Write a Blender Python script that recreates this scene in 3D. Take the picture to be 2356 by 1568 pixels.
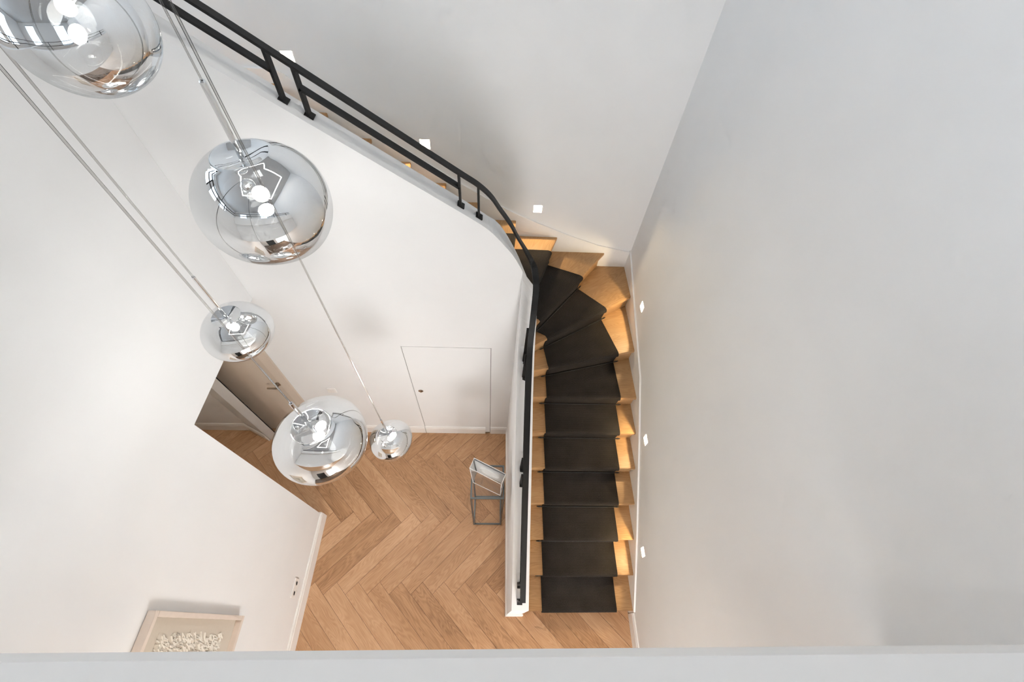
import bpy, bmesh, math, random
from mathutils import Matrix, Vector

# ------------------------------------------------------------------ camera, light, exposure
scene = bpy.context.scene
COL = scene.collection
for o in list(bpy.data.objects):
    bpy.data.objects.remove(o, do_unlink=True)

cam_data = bpy.data.cameras.new('camera')
cam_data.sensor_fit = 'HORIZONTAL'
cam_data.sensor_width = 36.0
cam_data.lens = 14.586
cam_data.clip_start = 0.02
cam = bpy.data.objects.new('camera', cam_data)
COL.objects.link(cam)
CR = Matrix(((0.99878852, -0.02355865, -0.04320275),
             (-0.00539253, 0.82026313, -0.57196094),
             (0.04891225, 0.57150099, 0.81914236)))
cam.matrix_world = Matrix.Translation((0, 0, 4.64)) @ CR.to_4x4()
scene.camera = cam

world = bpy.data.worlds.new('world')
scene.world = world
world.use_nodes = True
world.node_tree.nodes['Background'].inputs[0].default_value = (0.75, 0.85, 1.0, 1)
world.node_tree.nodes['Background'].inputs[1].default_value = 0.6

scene.view_settings.view_transform = 'Standard'
scene.view_settings.look = 'None'
scene.view_settings.gamma = 1.0
scene.view_settings.use_curve_mapping = False
scene.view_settings.exposure = 0.58

cy = scene.cycles
cy.max_bounces = 8
cy.diffuse_bounces = 3
cy.glossy_bounces = 4
cy.transmission_bounces = 8
cy.transparent_max_bounces = 12
cy.sample_clamp_indirect = 6.0
cy.caustics_reflective = False
cy.caustics_refractive = False
cy.use_denoising = True
cy.use_adaptive_sampling = True
cy.adaptive_threshold = 0.12
cy.use_light_tree = False
cy.adaptive_min_samples = 12


def area_light(name, loc, aim, sx, sy, power, color):
    d = bpy.data.lights.new(name, 'AREA')
    d.shape = 'RECTANGLE'
    d.size, d.size_y, d.energy, d.color = sx, sy, power, color
    o = bpy.data.objects.new(name, d)
    o.location = loc
    o.rotation_euler = Vector(aim).to_track_quat('-Z', 'Y').to_euler()
    COL.objects.link(o)
    return o


CEIL = 5.95
UP = 3.24            # upper floor level
GAL = 4.04           # top of the parapet around the void
DAY = (0.72, 0.86, 1.0)
LED = (1.0, 0.97, 0.93)
# daylight through the three tall windows of the gallery's outer walls
WIN_L = [(-3.985, -0.9), (-3.985, 0.55), (-3.985, 2.0)]
WIN_F = [(-2.6, -3.385), (0.3, -3.385)]
for (x, y) in WIN_L:
    area_light('daylight', (x, y, 4.65), (1, 0, 0), 0.95, 1.9, 17, DAY)
for (x, y) in WIN_F:
    area_light('daylight', (x, y, 4.65), (0, 1, 0), 0.95, 1.9, 9, DAY)
# daylight through the glazed entrance at the near end of the hall
area_light('daylight', (0.80, -3.12, 1.3), (0, 1, 0), 1.0, 2.1, 62, (1.0, 0.99, 0.975))
area_light('corridor_fill', (-2.9, 1.25, 2.47), (0, 0, -1), 0.5, 0.3, 3.0, (1.0, 0.78, 0.56))  # unseen warm fill, added to brighten the corridor
# LED line let into the ceiling, a rectangle over the void
LX0, LX1, LY0, LY1 = -1.55, 0.75, -0.35, 1.95
for (c, s, a) in (((0.5 * (LX0 + LX1), LY0), LX1 - LX0, 0), ((0.5 * (LX0 + LX1), LY1), LX1 - LX0, 0),
                  ((LX0, 0.5 * (LY0 + LY1)), LY1 - LY0, 1), ((LX1, 0.5 * (LY0 + LY1)), LY1 - LY0, 1)):
    l = area_light('ceiling_led', (c[0], c[1], CEIL - 0.012), (0, 0, -1), s, 0.05, 2.2, LED)
    if a:
        l.rotation_euler = (0, 0, math.pi / 2)
# two unseen warm spots added under the gallery to lift the lower hall
for x in (-1.0, 0.4):
    d = bpy.data.lights.new('hall_fill_spot', 'SPOT')
    d.energy, d.spot_size, d.spot_blend, d.shadow_soft_size, d.color = 18, 2.2, 0.8, 0.05, (1, 0.84, 0.66)
    o = bpy.data.objects.new('hall_fill_spot', d)
    o.location = (x, -0.75, 2.9)
    COL.objects.link(o)

# ------------------------------------------------------------------ helpers
RND = random.Random(7)


def tag(o, label=None, cat=None, group=None, kind=None):
    if label: o['label'] = label
    if cat: o['category'] = cat
    if group: o['group'] = group
    if kind: o['kind'] = kind
    return o


def empty(name, loc=(0, 0, 0)):
    o = bpy.data.objects.new(name, None)
    o.location = loc
    o.empty_display_size = 0.1
    COL.objects.link(o)
    return o


def link(name, me, mat, parent=None, loc=None):
    o = bpy.data.objects.new(name, me)
    COL.objects.link(o)
    if mat and not me.materials:
        me.materials.append(mat)
    if parent is not None:
        o.parent = parent
        o.matrix_parent_inverse = Matrix.Translation(-Vector(parent.location))
    if loc is not None:
        o.location = loc
    return o


class MB:
    """collects verts and faces, built into ONE mesh object"""
    def __init__(s):
        s.v, s.f = [], []

    def add(s, verts, faces):
        n = len(s.v)
        s.v += [tuple(p) for p in verts]
        s.f += [tuple(n + i for i in f) for f in faces]
        return s

    def box(s, x0, x1, y0, y1, z0, z1):
        v = [(x0, y0, z0), (x1, y0, z0), (x1, y1, z0), (x0, y1, z0), (x0, y0, z1), (x1, y0, z1), (x1, y1, z1), (x0, y1, z1)]
        return s.add(v, [(3, 2, 1, 0), (4, 5, 6, 7), (0, 1, 5, 4), (1, 2, 6, 5), (2, 3, 7, 6), (3, 0, 4, 7)])

    def prism(s, poly, z0, z1):
        n = len(poly)
        v = [(p[0], p[1], z0) for p in poly] + [(p[0], p[1], z1) for p in poly]
        f = [tuple(range(n))[::-1], tuple(range(n, 2 * n))]
        f += [(i, (i + 1) % n, n + (i + 1) % n, n + i) for i in range(n)]
        return s.add(v, f)

    def extrude(s, pts, off):
        """polygon in 3-D pushed along a vector"""
        n = len(pts)
        v = [tuple(p) for p in pts] + [tuple(Vector(p) + Vector(off)) for p in pts]
        f = [tuple(range(n))[::-1], tuple(range(n, 2 * n))]
        f += [(i, (i + 1) % n, n + (i + 1) % n, n + i) for i in range(n)]
        return s.add(v, f)

    def tube(s, pts, radii, n=12, caps=True):
        pts = [Vector(p) for p in pts]
        if not hasattr(radii, '__len__'):
            radii = [radii] * len(pts)
        rings = []
        for i, p in enumerate(pts):
            t = (pts[min(i + 1, len(pts) - 1)] - pts[max(i - 1, 0)]).normalized()
            a = t.orthogonal().normalized() if i == 0 else (a - t * a.dot(t)).normalized()
            b = t.cross(a)
            rings.append([p + (a * math.cos(2 * math.pi * k / n) + b * math.sin(2 * math.pi * k / n)) * radii[i] for k in range(n)])
        v = [q for r in rings for q in r]
        f = []
        for i in range(len(pts) - 1):
            for k in range(n):
                f.append((i * n + k, i * n + (k + 1) % n, (i + 1) * n + (k + 1) % n, (i + 1) * n + k))
        if caps:
            f.append(tuple(range(n))[::-1])
            f.append(tuple(range(len(v) - n, len(v))))
        return s.add(v, f)

    def bar(s, pts, w, h, sides=None):
        """flat bar swept along pts: w across (horizontal), h thick"""
        pts = [Vector(p) for p in pts]
        v, f = [], []
        for i, p in enumerate(pts):
            t = pts[min(i + 1, len(pts) - 1)] - pts[max(i - 1, 0)]
            if sides:
                sd = Vector(sides[i]).normalized()
            else:
                sd = Vector((t.y, -t.x, 0)).normalized()
            up = sd.cross(t.normalized()).normalized()
            if up.z < 0: up = -up
            for a, b in ((-1, -1), (1, -1), (1, 1), (-1, 1)):
                v.append(p + sd * (a * w / 2) + up * (b * h / 2))
        for i in range(len(pts) - 1):
            for k in range(4):
                f.append((i * 4 + k, i * 4 + (k + 1) % 4, (i + 1) * 4 + (k + 1) % 4, (i + 1) * 4 + k))
        f.append((3, 2, 1, 0))
        f.append(tuple(range(len(v) - 4, len(v))))
        return s.add(v, f)

    def lathe(s, prof, c, n=48):
        """profile [(r, z)] about the vertical through c"""
        v, f = [], []
        for (r, z) in prof:
            for k in range(n):
                a = 2 * math.pi * k / n
                v.append((c[0] + r * math.cos(a), c[1] + r * math.sin(a), c[2] + z))
        for i in range(len(prof) - 1):
            for k in range(n):
                f.append((i * n + k, i * n + (k + 1) % n, (i + 1) * n + (k + 1) % n, (i + 1) * n + k))
        return s.add(v, f)

    def mesh(s, name, smooth=False, bevel=0, recalc=True):
        me = bpy.data.meshes.new(name)
        me.from_pydata([tuple(p) for p in s.v], [], s.f)
        if bevel or recalc:
            bm = bmesh.new()
            bm.from_mesh(me)
            if recalc:
                bmesh.ops.recalc_face_normals(bm, faces=bm.faces)
            if bevel:
                bmesh.ops.bevel(bm, geom=list(bm.edges), offset=bevel, segments=2, affect='EDGES', clamp_overlap=True)
            bm.to_mesh(me)
            bm.free()
        if smooth:
            for p in me.polygons: p.use_smooth = True
        me.update()
        return me

    def build(s, name, mat, parent=None, smooth=False, bevel=0, recalc=True):
        return link(name, s.mesh(name, smooth, bevel, recalc), mat, parent)


def struct(o, label, cat):
    return tag(o, label, cat, kind='structure')


# ------------------------------------------------------------------ materials
def mat(name):
    m = bpy.data.materials.new(name)
    m.use_nodes = True
    nt = m.node_tree
    return m, nt, nt.nodes['Principled BSDF']


def N(nt, typ, **kw):
    n = nt.nodes.new(typ)
    for k, v in kw.items():
        if k.startswith('i_'):
            n.inputs[k[2:].replace('_', ' ')].default_value = v
        else:
            setattr(n, k, v)
    return n


def paint(name, col, rough=0.6, var=0.02, bump=0.02, scale=60, spec=0.3, matt=False):
    m, nt, b = mat(name)
    tc = N(nt, 'ShaderNodeTexCoord')
    no = N(nt, 'ShaderNodeTexNoise')
    no.inputs['Scale'].default_value = scale
    no.inputs['Detail'].default_value = 1
    nt.links.new(tc.outputs['Object'], no.inputs['Vector'])
    r = N(nt, 'ShaderNodeMixRGB')
    r.inputs[1].default_value = (*[c * (1 - var) for c in col], 1)
    r.inputs[2].default_value = (*[min(1, c * (1 + var)) for c in col], 1)
    nt.links.new(no.outputs['Fac'], r.inputs[0])
    nt.links.new(r.outputs[0], b.inputs['Base Color'])
    b.inputs['Roughness'].default_value = rough
    b.inputs['Specular IOR Level'].default_value = spec
    if bump:
        bp = N(nt, 'ShaderNodeBump')
        bp.inputs['Strength'].default_value = bump
        bp.inputs['Distance'].default_value = 0.002
        nt.links.new(no.outputs['Fac'], bp.inputs['Height'])
        nt.links.new(bp.outputs[0], b.inputs['Normal'])
    if matt:
        df = N(nt, 'ShaderNodeBsdfDiffuse')
        nt.links.new(r.outputs[0], df.inputs[0])
        nt.links.new(df.outputs[0], nt.nodes['Material Output'].inputs['Surface'])
        nt.nodes.remove(b)
    return m


def metal(name, col, rough, metallic=1.0):
    m, nt, b = mat(name)
    no = N(nt, 'ShaderNodeTexNoise')
    no.inputs['Scale'].default_value = 120
    mr = N(nt, 'ShaderNodeMapRange')
    mr.inputs['To Min'].default_value = max(0.0, rough - 0.04)
    mr.inputs['To Max'].default_value = rough + 0.04
    nt.links.new(no.outputs['Fac'], mr.inputs['Value'])
    nt.links.new(mr.outputs[0], b.inputs['Roughness'])
    b.inputs['Base Color'].default_value = (*col, 1)
    b.inputs['Metallic'].default_value = metallic
    return m


def oak(name, dark, mid, light, grain_scale=1.0, tint=0.35, rough=0.42):
    """oak board, grain along the object's own X"""
    m, nt, b = mat(name)
    L = nt.links.new
    tc = N(nt, 'ShaderNodeTexCoord')
    oi = N(nt, 'ShaderNodeObjectInfo')
    mul = N(nt, 'ShaderNodeVectorMath', operation='SCALE')
    mul.inputs[0].default_value = (37.0, 91.0, 53.0)
    L(oi.outputs['Random'], mul.inputs['Scale'])
    add = N(nt, 'ShaderNodeVectorMath', operation='ADD')
    L(tc.outputs['Object'], add.inputs[0])
    L(mul.outputs[0], add.inputs[1])
    mp = N(nt, 'ShaderNodeMapping')
    mp.inputs['Scale'].default_value = (1.1 * grain_scale, 6.5 * grain_scale, 6.5 * grain_scale)
    L(add.outputs[0], mp.inputs['Vector'])
    n1 = N(nt, 'ShaderNodeTexNoise')          # the flame figure: contour lines of a stretched noise
    n1.inputs['Scale'].default_value = 1.6
    n1.inputs['Detail'].default_value = 1.5
    n1.inputs['Distortion'].default_value = 0.25
    L(mp.outputs[0], n1.inputs['Vector'])
    m1 = N(nt, 'ShaderNodeMath', operation='MULTIPLY')
    m1.inputs[1].default_value = 120.0
    L(n1.outputs['Fac'], m1.inputs[0])
    sn = N(nt, 'ShaderNodeMath', operation='SINE')
    L(m1.outputs[0], sn.inputs[0])
    mp2 = N(nt, 'ShaderNodeMapping')
    mp2.inputs['Scale'].default_value = (9.0, 160.0, 160.0)
    L(add.outputs[0], mp2.inputs['Vector'])
    n2 = N(nt, 'ShaderNodeTexNoise')          # pores
    n2.inputs['Scale'].default_value = 1.0
    n2.inputs['Detail'].default_value = 4
    L(mp2.outputs[0], n2.inputs['Vector'])
    mp3 = N(nt, 'ShaderNodeMapping')
    mp3.inputs['Scale'].default_value = (1.2, 5.0, 5.0)
    L(add.outputs[0], mp3.inputs['Vector'])
    n3 = N(nt, 'ShaderNodeTexNoise')          # broad tone
    n3.inputs['Scale'].default_value = 2.0
    n3.inputs['Detail'].default_value = 3
    L(mp3.outputs[0], n3.inputs['Vector'])
    a1 = N(nt, 'ShaderNodeMath', operation='MULTIPLY_ADD')
    a1.inputs[1].default_value = 0.07
    L(sn.outputs[0], a1.inputs[0])
    sc3 = N(nt, 'ShaderNodeMath', operation='MULTIPLY_ADD')
    sc3.inputs[1].default_value = 0.45
    sc3.inputs[2].default_value = 0.35
    L(n3.outputs['Fac'], sc3.inputs[0])
    L(sc3.outputs[0], a1.inputs[2])
    a2 = N(nt, 'ShaderNodeMath', operation='MULTIPLY_ADD')
    a2.inputs[1].default_value = 0.36
    L(n2.outputs['Fac'], a2.inputs[0])
    L(a1.outputs[0], a2.inputs[2])
    a3 = N(nt, 'ShaderNodeMath', operation='MULTIPLY_ADD')
    a3.inputs[1].default_value = tint
    L(oi.outputs['Random'], a3.inputs[0])
    L(a2.outputs[0], a3.inputs[2])
    cr = N(nt, 'ShaderNodeValToRGB')
    e = cr.color_ramp.elements
    e[0].position, e[0].color = 0.40, (*dark, 1)
    e[1].position, e[1].color = 1.25 if False else 1.0, (*light, 1)
    x = e.new(0.70); x.color = (*mid, 1)
    sub = N(nt, 'ShaderNodeMath', operation='SUBTRACT')
    sub.inputs[1].default_value = 0.17
    L(a3.outputs[0], sub.inputs[0])
    L(sub.outputs[0], cr.inputs['Fac'])
    L(cr.outputs['Color'], b.inputs['Base Color'])
    b.inputs['Roughness'].default_value = rough
    b.inputs['Specular IOR Level'].default_value = 0.35
    bp = N(nt, 'ShaderNodeBump')
    bp.inputs['Strength'].default_value = 0.12
    bp.inputs['Distance'].default_value = 0.002
    L(a2.outputs[0], bp.inputs['Height'])
    L(bp.outputs[0], b.inputs['Normal'])
    return m


M = {}
M['wall'] = paint('wall_paint', (0.85, 0.85, 0.85), 0.55, bump=0.0, scale=4, matt=True)
M['trim'] = paint('trim_paint', (0.88, 0.87, 0.855), 0.35, bump=0.0, spec=0.45)
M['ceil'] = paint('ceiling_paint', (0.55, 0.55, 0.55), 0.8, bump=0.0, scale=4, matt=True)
M['taupe'] = paint('taupe_lacquer', (0.62, 0.53, 0.44), 0.4, bump=0.0)
M['taupe_trim'] = paint('taupe_trim', (0.68, 0.59, 0.50), 0.4, bump=0.0)
M['black'] = metal('black_powder_coat', (0.010, 0.010, 0.010), 0.5, 0.0)
M['black'].node_tree.nodes['Principled BSDF'].inputs['Specular IOR Level'].default_value = 0.25
M['rod'] = metal('black_rod', (0.012, 0.011, 0.010), 0.45, 0.2)
M['steel'] = metal('gunmetal', (0.13, 0.14, 0.14), 0.38, 0.7)
M['chrome'] = metal('chrome', (0.80, 0.81, 0.82), 0.07, 1.0)
M['brass'] = metal('satin_nickel', (0.42, 0.36, 0.30), 0.3, 1.0)
M['plastic'] = paint('white_plastic', (0.88, 0.86, 0.84), 0.3, bump=0.0, spec=0.5)
M['gap_shade'] = paint('gap_shade_grey', (0.16, 0.15, 0.14), 0.8, bump=0.0)  # dark tone standing in for shade in the door gap
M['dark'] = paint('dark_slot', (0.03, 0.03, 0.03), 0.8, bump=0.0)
M['floor_oak'] = oak('floor_oak', (0.30, 0.155, 0.075), (0.50, 0.285, 0.150), (0.64, 0.40, 0.235))
M['stair_oak'] = oak('stair_oak', (0.35, 0.188, 0.082), (0.465, 0.277, 0.130), (0.55, 0.355, 0.190), tint=0.12)
M['subfloor'] = paint('subfloor', (0.10, 0.06, 0.035), 0.9, bump=0.0)
M['frame_wood'] = paint('pale_frame', (0.74, 0.65, 0.58), 0.5, var=0.06, scale=30, bump=0.0)
M['mat_board'] = paint('mat_board', (0.60, 0.54, 0.46), 0.9, bump=0.0)
M['relief'] = paint('paper_relief', (0.86, 0.82, 0.75), 0.9, var=0.08, scale=40, bump=0.0)


def carpet():
    m, nt, b = mat('ribbed_carpet')
    L = nt.links.new
    uv = N(nt, 'ShaderNodeUVMap')
    sp = N(nt, 'ShaderNodeSeparateXYZ')
    L(uv.outputs[0], sp.inputs[0])
    mu = N(nt, 'ShaderNodeMath', operation='MULTIPLY')
    mu.inputs[1].default_value = 2 * math.pi / 0.0095
    L(sp.outputs['Y'], mu.inputs[0])
    si = N(nt, 'ShaderNodeMath', operation='SINE')
    L(mu.outputs[0], si.inputs[0])
    no = N(nt, 'ShaderNodeTexNoise')
    no.inputs['Scale'].default_value = 190
    no.inputs['Detail'].default_value = 2
    L(uv.outputs[0], no.inputs['Vector'])
    no2 = N(nt, 'ShaderNodeTexNoise')
    no2.inputs['Scale'].default_value = 7
    L(uv.outputs[0], no2.inputs['Vector'])
    a = N(nt, 'ShaderNodeMath', operation='MULTIPLY_ADD')
    a.inputs[1].default_value = 0.20
    L(si.outputs[0], a.inputs[0])
    L(no.outputs['Fac'], a.inputs[2])
    a2 = N(nt, 'ShaderNodeMath', operation='MULTIPLY_ADD')
    a2.inputs[1].default_value = 0.3
    L(no2.outputs['Fac'], a2.inputs[0])
    L(a.outputs[0], a2.inputs[2])
    cr = N(nt, 'ShaderNodeValToRGB')
    e = cr.color_ramp.elements
    e[0].position, e[0].color = 0.35, (0.012, 0.010, 0.009, 1)
    e[1].position, e[1].color = 1.0, (0.050, 0.043, 0.038, 1)
    L(a2.outputs[0], cr.inputs['Fac'])
    L(cr.outputs[0], b.inputs['Base Color'])
    b.inputs['Roughness'].default_value = 0.95
    b.inputs['Specular IOR Level'].default_value = 0.15
    bp = N(nt, 'ShaderNodeBump')
    bp.inputs['Strength'].default_value = 0.6
    bp.inputs['Distance'].default_value = 0.003
    L(a.outputs[0], bp.inputs['Height'])
    L(bp.outputs[0], b.inputs['Normal'])
    return m


M['carpet'] = carpet()


def shade_mat():
    """metallised glass: a mirror film that thins out towards the bottom of the shade"""
    m, nt, b = mat('mirrored_glass')
    L = nt.links.new
    nt.nodes.remove(b)
    out = nt.nodes['Material Output']
    tc = N(nt, 'ShaderNodeTexCoord')
    sp = N(nt, 'ShaderNodeSeparateXYZ')
    L(tc.outputs['Generated'], sp.inputs[0])
    mr = N(nt, 'ShaderNodeMapRange')
    mr.inputs['From Min'].default_value = 0.05
    mr.inputs['From Max'].default_value = 0.55
    mr.inputs['To Min'].default_value = 0.36
    mr.inputs['To Max'].default_value = 0.90
    L(sp.outputs['Z'], mr.inputs['Value'])
    lw = N(nt, 'ShaderNodeLayerWeight')
    lw.inputs['Blend'].default_value = 0.35
    mx = N(nt, 'ShaderNodeMath', operation='MAXIMUM')
    fr = N(nt, 'ShaderNodeMath', operation='MULTIPLY')
    fr.inputs[1].default_value = 0.9
    L(lw.outputs['Fresnel'], fr.inputs[0])
    L(mr.outputs[0], mx.inputs[0])
    L(fr.outputs[0], mx.inputs[1])
    tr = N(nt, 'ShaderNodeBsdfTransparent')
    tr.inputs[0].default_value = (0.97, 0.98, 0.98, 1)
    gl = N(nt, 'ShaderNodeBsdfGlossy')
    gl.inputs['Color'].default_value = (0.93, 0.945, 0.955, 1)
    gl.inputs['Roughness'].default_value = 0.012
    ms = N(nt, 'ShaderNodeMixShader')
    L(mx.outputs[0], ms.inputs[0])
    L(tr.outputs[0], ms.inputs[1])
    L(gl.outputs[0], ms.inputs[2])
    L(ms.outputs[0], out.inputs['Surface'])
    return m


def clear_mat(name, tint, gloss=0.12):
    m, nt, b = mat(name)
    L = nt.links.new
    nt.nodes.remove(b)
    out = nt.nodes['Material Output']
    lw = N(nt, 'ShaderNodeLayerWeight')
    lw.inputs['Blend'].default_value = 0.3
    ad = N(nt, 'ShaderNodeMath', operation='ADD')
    ad.inputs[1].default_value = gloss
    L(lw.outputs['Fresnel'], ad.inputs[0])
    tr = N(nt, 'ShaderNodeBsdfTransparent')
    tr.inputs[0].default_value = (*tint, 1)
    gl = N(nt, 'ShaderNodeBsdfGlossy')
    gl.inputs['Roughness'].default_value = 0.03
    ms = N(nt, 'ShaderNodeMixShader')
    L(ad.outputs[0], ms.inputs[0])
    L(tr.outputs[0], ms.inputs[1])
    L(gl.outputs[0], ms.inputs[2])
    L(ms.outputs[0], out.inputs['Surface'])
    return m


def emit(name, col, strength):
    m, nt, b = mat(name)
    b.inputs['Base Color'].default_value = (0.9, 0.9, 0.9, 1)
    b.inputs['Emission Color'].default_value = (*col, 1)
    b.inputs['Emission Strength'].default_value = strength
    return m


M['shade'] = shade_mat()
M['cable'] = clear_mat('clear_cable', (0.86, 0.855, 0.845), 0.06)
M['acrylic'] = clear_mat('clear_acrylic', (0.985, 0.99, 0.99), 0.04)
M['pane'] = clear_mat('window_glass', (0.95, 0.97, 0.98), 0.05)
M['frost'] = paint('frosted_inlay', (0.95, 0.94, 0.93), 0.5, bump=0.0)
M['bulb'] = emit('bulb_glow', (1.0, 0.95, 0.88), 45.0)
M['led'] = emit('led_panel', (1.0, 0.93, 0.80), 6.0)
M['led_line'] = emit('led_line_glow', (1.0, 0.95, 0.88), 8.0)

# ------------------------------------------------------------------ key dimensions (metres)
WR = 1.34        # right wall face
WB = 3.09        # back wall face
WL = -1.697      # left wall face
DW = 1.915       # hall face of the wall under the upper flight
SX = 0.175       # hall face of the wall beside the lower flight
RISE = 0.18


# ------------------------------------------------------------------ walls with openings
def sheet_with_holes(mb, axis, c, back, u0, u1, z0, z1, holes):
    """a wall slab: front sheet at coordinate c (axis 'x' or 'y') pierced by holes (ua, ub, za, zb), solid back at `back`"""
    us = sorted({u0, u1, *[h[0] for h in holes], *[h[1] for h in holes]})
    zs = sorted({z0, z1, *[h[2] for h in holes], *[h[3] for h in holes]})
    P = (lambda u, z, d=c: (d, u, z)) if axis == 'x' else (lambda u, z, d=c: (u, d, z))
    for i in range(len(us) - 1):
        for j in range(len(zs) - 1):
            um, zm = (us[i] + us[i + 1]) / 2, (zs[j] + zs[j + 1]) / 2
            if any(h[0] < um < h[1] and h[2] < zm < h[3] for h in holes):
                continue
            mb.add([P(us[i], zs[j]), P(us[i + 1], zs[j]), P(us[i + 1], zs[j + 1]), P(us[i], zs[j + 1])], [(0, 1, 2, 3)])
    B = lambda u, z: P(u, z, back)
    mb.add([B(u0, z0), B(u1, z0), B(u1, z1), B(u0, z1)], [(0, 1, 2, 3)])
    for (a, b) in (((u0, z0), (u1, z0)), ((u1, z0), (u1, z1)), ((u1, z1), (u0, z1)), ((u0, z1), (u0, z0))):
        mb.add([P(*a), P(*b), B(*b), B(*a)], [(0, 1, 2, 3)])


SL = 0.0375      # half the side of a step light
LIGHTS_R = [(0.555, 0.68), (1.355, 1.243), (2.413, 1.777)]
LIGHTS_B = [(0.363, 2.285), (-0.57, 2.845), (-1.395, 3.40)]

mb = MB()
sheet_with_holes(mb, 'x', WR, WR + 0.2, -3.4, WB + 0.2, 0, CEIL, [(y - SL, y + SL, z - SL, z + SL) for y, z in LIGHTS_R])
struct(mb.build('wall_right', M['wall'], recalc=False), 'tall plain white wall beside the lower stair flight', 'wall')
mb = MB()
sheet_with_holes(mb, 'y', WB, WB + 0.2, -4.0, WR, 0, CEIL, [(x - SL, x + SL, z - SL, z + SL) for x, z in LIGHTS_B])
struct(mb.build('wall_back', M['wall'], recalc=False), 'tall plain white wall behind the upper stair flight', 'wall')

# left wall of the hall, with the corridor opening up to the wall under the stairs
OP = 0.972       # where the opening starts
LIN = 2.34
WLB = -1.792
mb = MB()
mb.box(WLB, WL, -3.2, OP, 0, GAL)
mb.box(WLB, WL, OP, DW + 0.12, LIN, GAL)
struct(mb.build('wall_left', M['wall']), 'white hall wall with a framed picture and a corridor opening', 'wall')

# corridor beyond the opening
mb = MB()
mb.box(-3.9, -2.66, DW, DW + 0.1, 0, 2.5)
mb.box(-2.66, -1.905, DW + 0.02, DW + 0.1, 2.12, 2.5)
mb.box(-1.905, WLB, DW + 0.004, DW + 0.1, 0, 2.5)
struct(mb.build('wall_corridor', M['wall']), 'short white wall at the end of the corridor', 'wall')
struct(MB().prism([(-2.765, DW), (-2.51, 1.79), (-2.425, 1.825), (-2.57, DW)], 0, 2.5).build('wall_pier', M['wall']),
       'slanted white pier beside the taupe corridor door', 'wall')
struct(MB().box(-3.95, -3.85, 0.4, DW + 0.1, 0, 2.5).build('wall_corridor_end', M['wall']), 'white wall closing the corridor', 'wall')
struct(MB().box(-3.9, WLB, 0.72, 0.80, 0, 2.5).build('wall_corridor_side', M['wall']), 'white side wall of the corridor', 'wall')
struct(MB().box(-3.9, WLB, 0.72, DW + 0.1, 2.5, 2.6).build('ceiling_corridor', M['ceil']), 'low white corridor ceiling', 'ceiling')

# ------------------------------------------------------------------ the parapet wall that follows the stair
def catmull(pts, n):
    P = [Vector(p) for p in pts]
    out = []
    for i in range(len(P) - 1):
        p0, p1, p2, p3 = P[max(i - 1, 0)], P[i], P[i + 1], P[min(i + 2, len(P) - 1)]
        for k in range(n):
            t = k / n
            out.append(0.5 * ((2 * p1) + (p2 - p0) * t + (2 * p0 - 5 * p1 + 4 * p2 - p3) * t * t + (3 * p1 - p0 - 3 * p2 + p3) * t ** 3))
    out.append(P[-1])
    return out


def lin(pts, x):
    for (a, b) in zip(pts, pts[1:]):
        if (a[0] - x) * (b[0] - x) <= 0 and a[0] != b[0]:
            t = (x - a[0]) / (b[0] - a[0])
            return a[1] + t * (b[1] - a[1])
    return pts[0][1] if abs(pts[0][0] - x) < abs(pts[-1][0] - x) else pts[-1][1]


IX, IY = 0.305, 2.035      # stair side of the parapet wall
Z_UP = lambda x: min(GAL, 3.122 - 0.692 * (x + 0.18))
# lower flight: (Y, z) on the hall face and on the stair face
LOW_OUT = [(0.12, 1.02), (0.6, 1.34), (1.1, 1.68), (1.45, 1.925), (1.60, 2.06), (1.70, 2.20), (1.79, 2.37), (1.86, 2.53), (DW, 2.69)]
LOW_IN = [(0.12, 0.97), (0.6, 1.27), (1.1, 1.61), (1.45, 1.83), (1.62, 1.97), (1.72, 2.07), (1.82, 2.20), (1.90, 2.31), (1.955, 2.36)]
# upper flight: (X, z)
UPP_OUT = [(SX, 2.69), (0.113, 2.814), (0.059, 2.892), (-0.044, 3.018), (-0.18, 3.122)]
UPP_IN = [(0.225, 2.50), (0.191, 2.60), (0.112, 2.79), (0.018, 2.965), (-0.066, 3.035), (-0.18, 3.122)]
st_out, st_in = [], []
ys = [0.12, 0.35, 0.6, 0.85, 1.1, 1.3, 1.45, 1.55, 1.62, 1.68, 1.74, 1.79, 1.83, 1.87, 1.90]
sm = lambda L, n=6: [(p.x, p.y) for p in catmull([(a, b, 0) for a, b in L], n)]
LO, LI, UO, UI = sm(LOW_OUT), sm(LOW_IN), sm(UPP_OUT), sm(UPP_IN)
for i, y in enumerate(ys):
    st_out.append((SX, y, lin(LO, y)))
    st_in.append((IX, y, lin(LI, y)))
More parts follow.
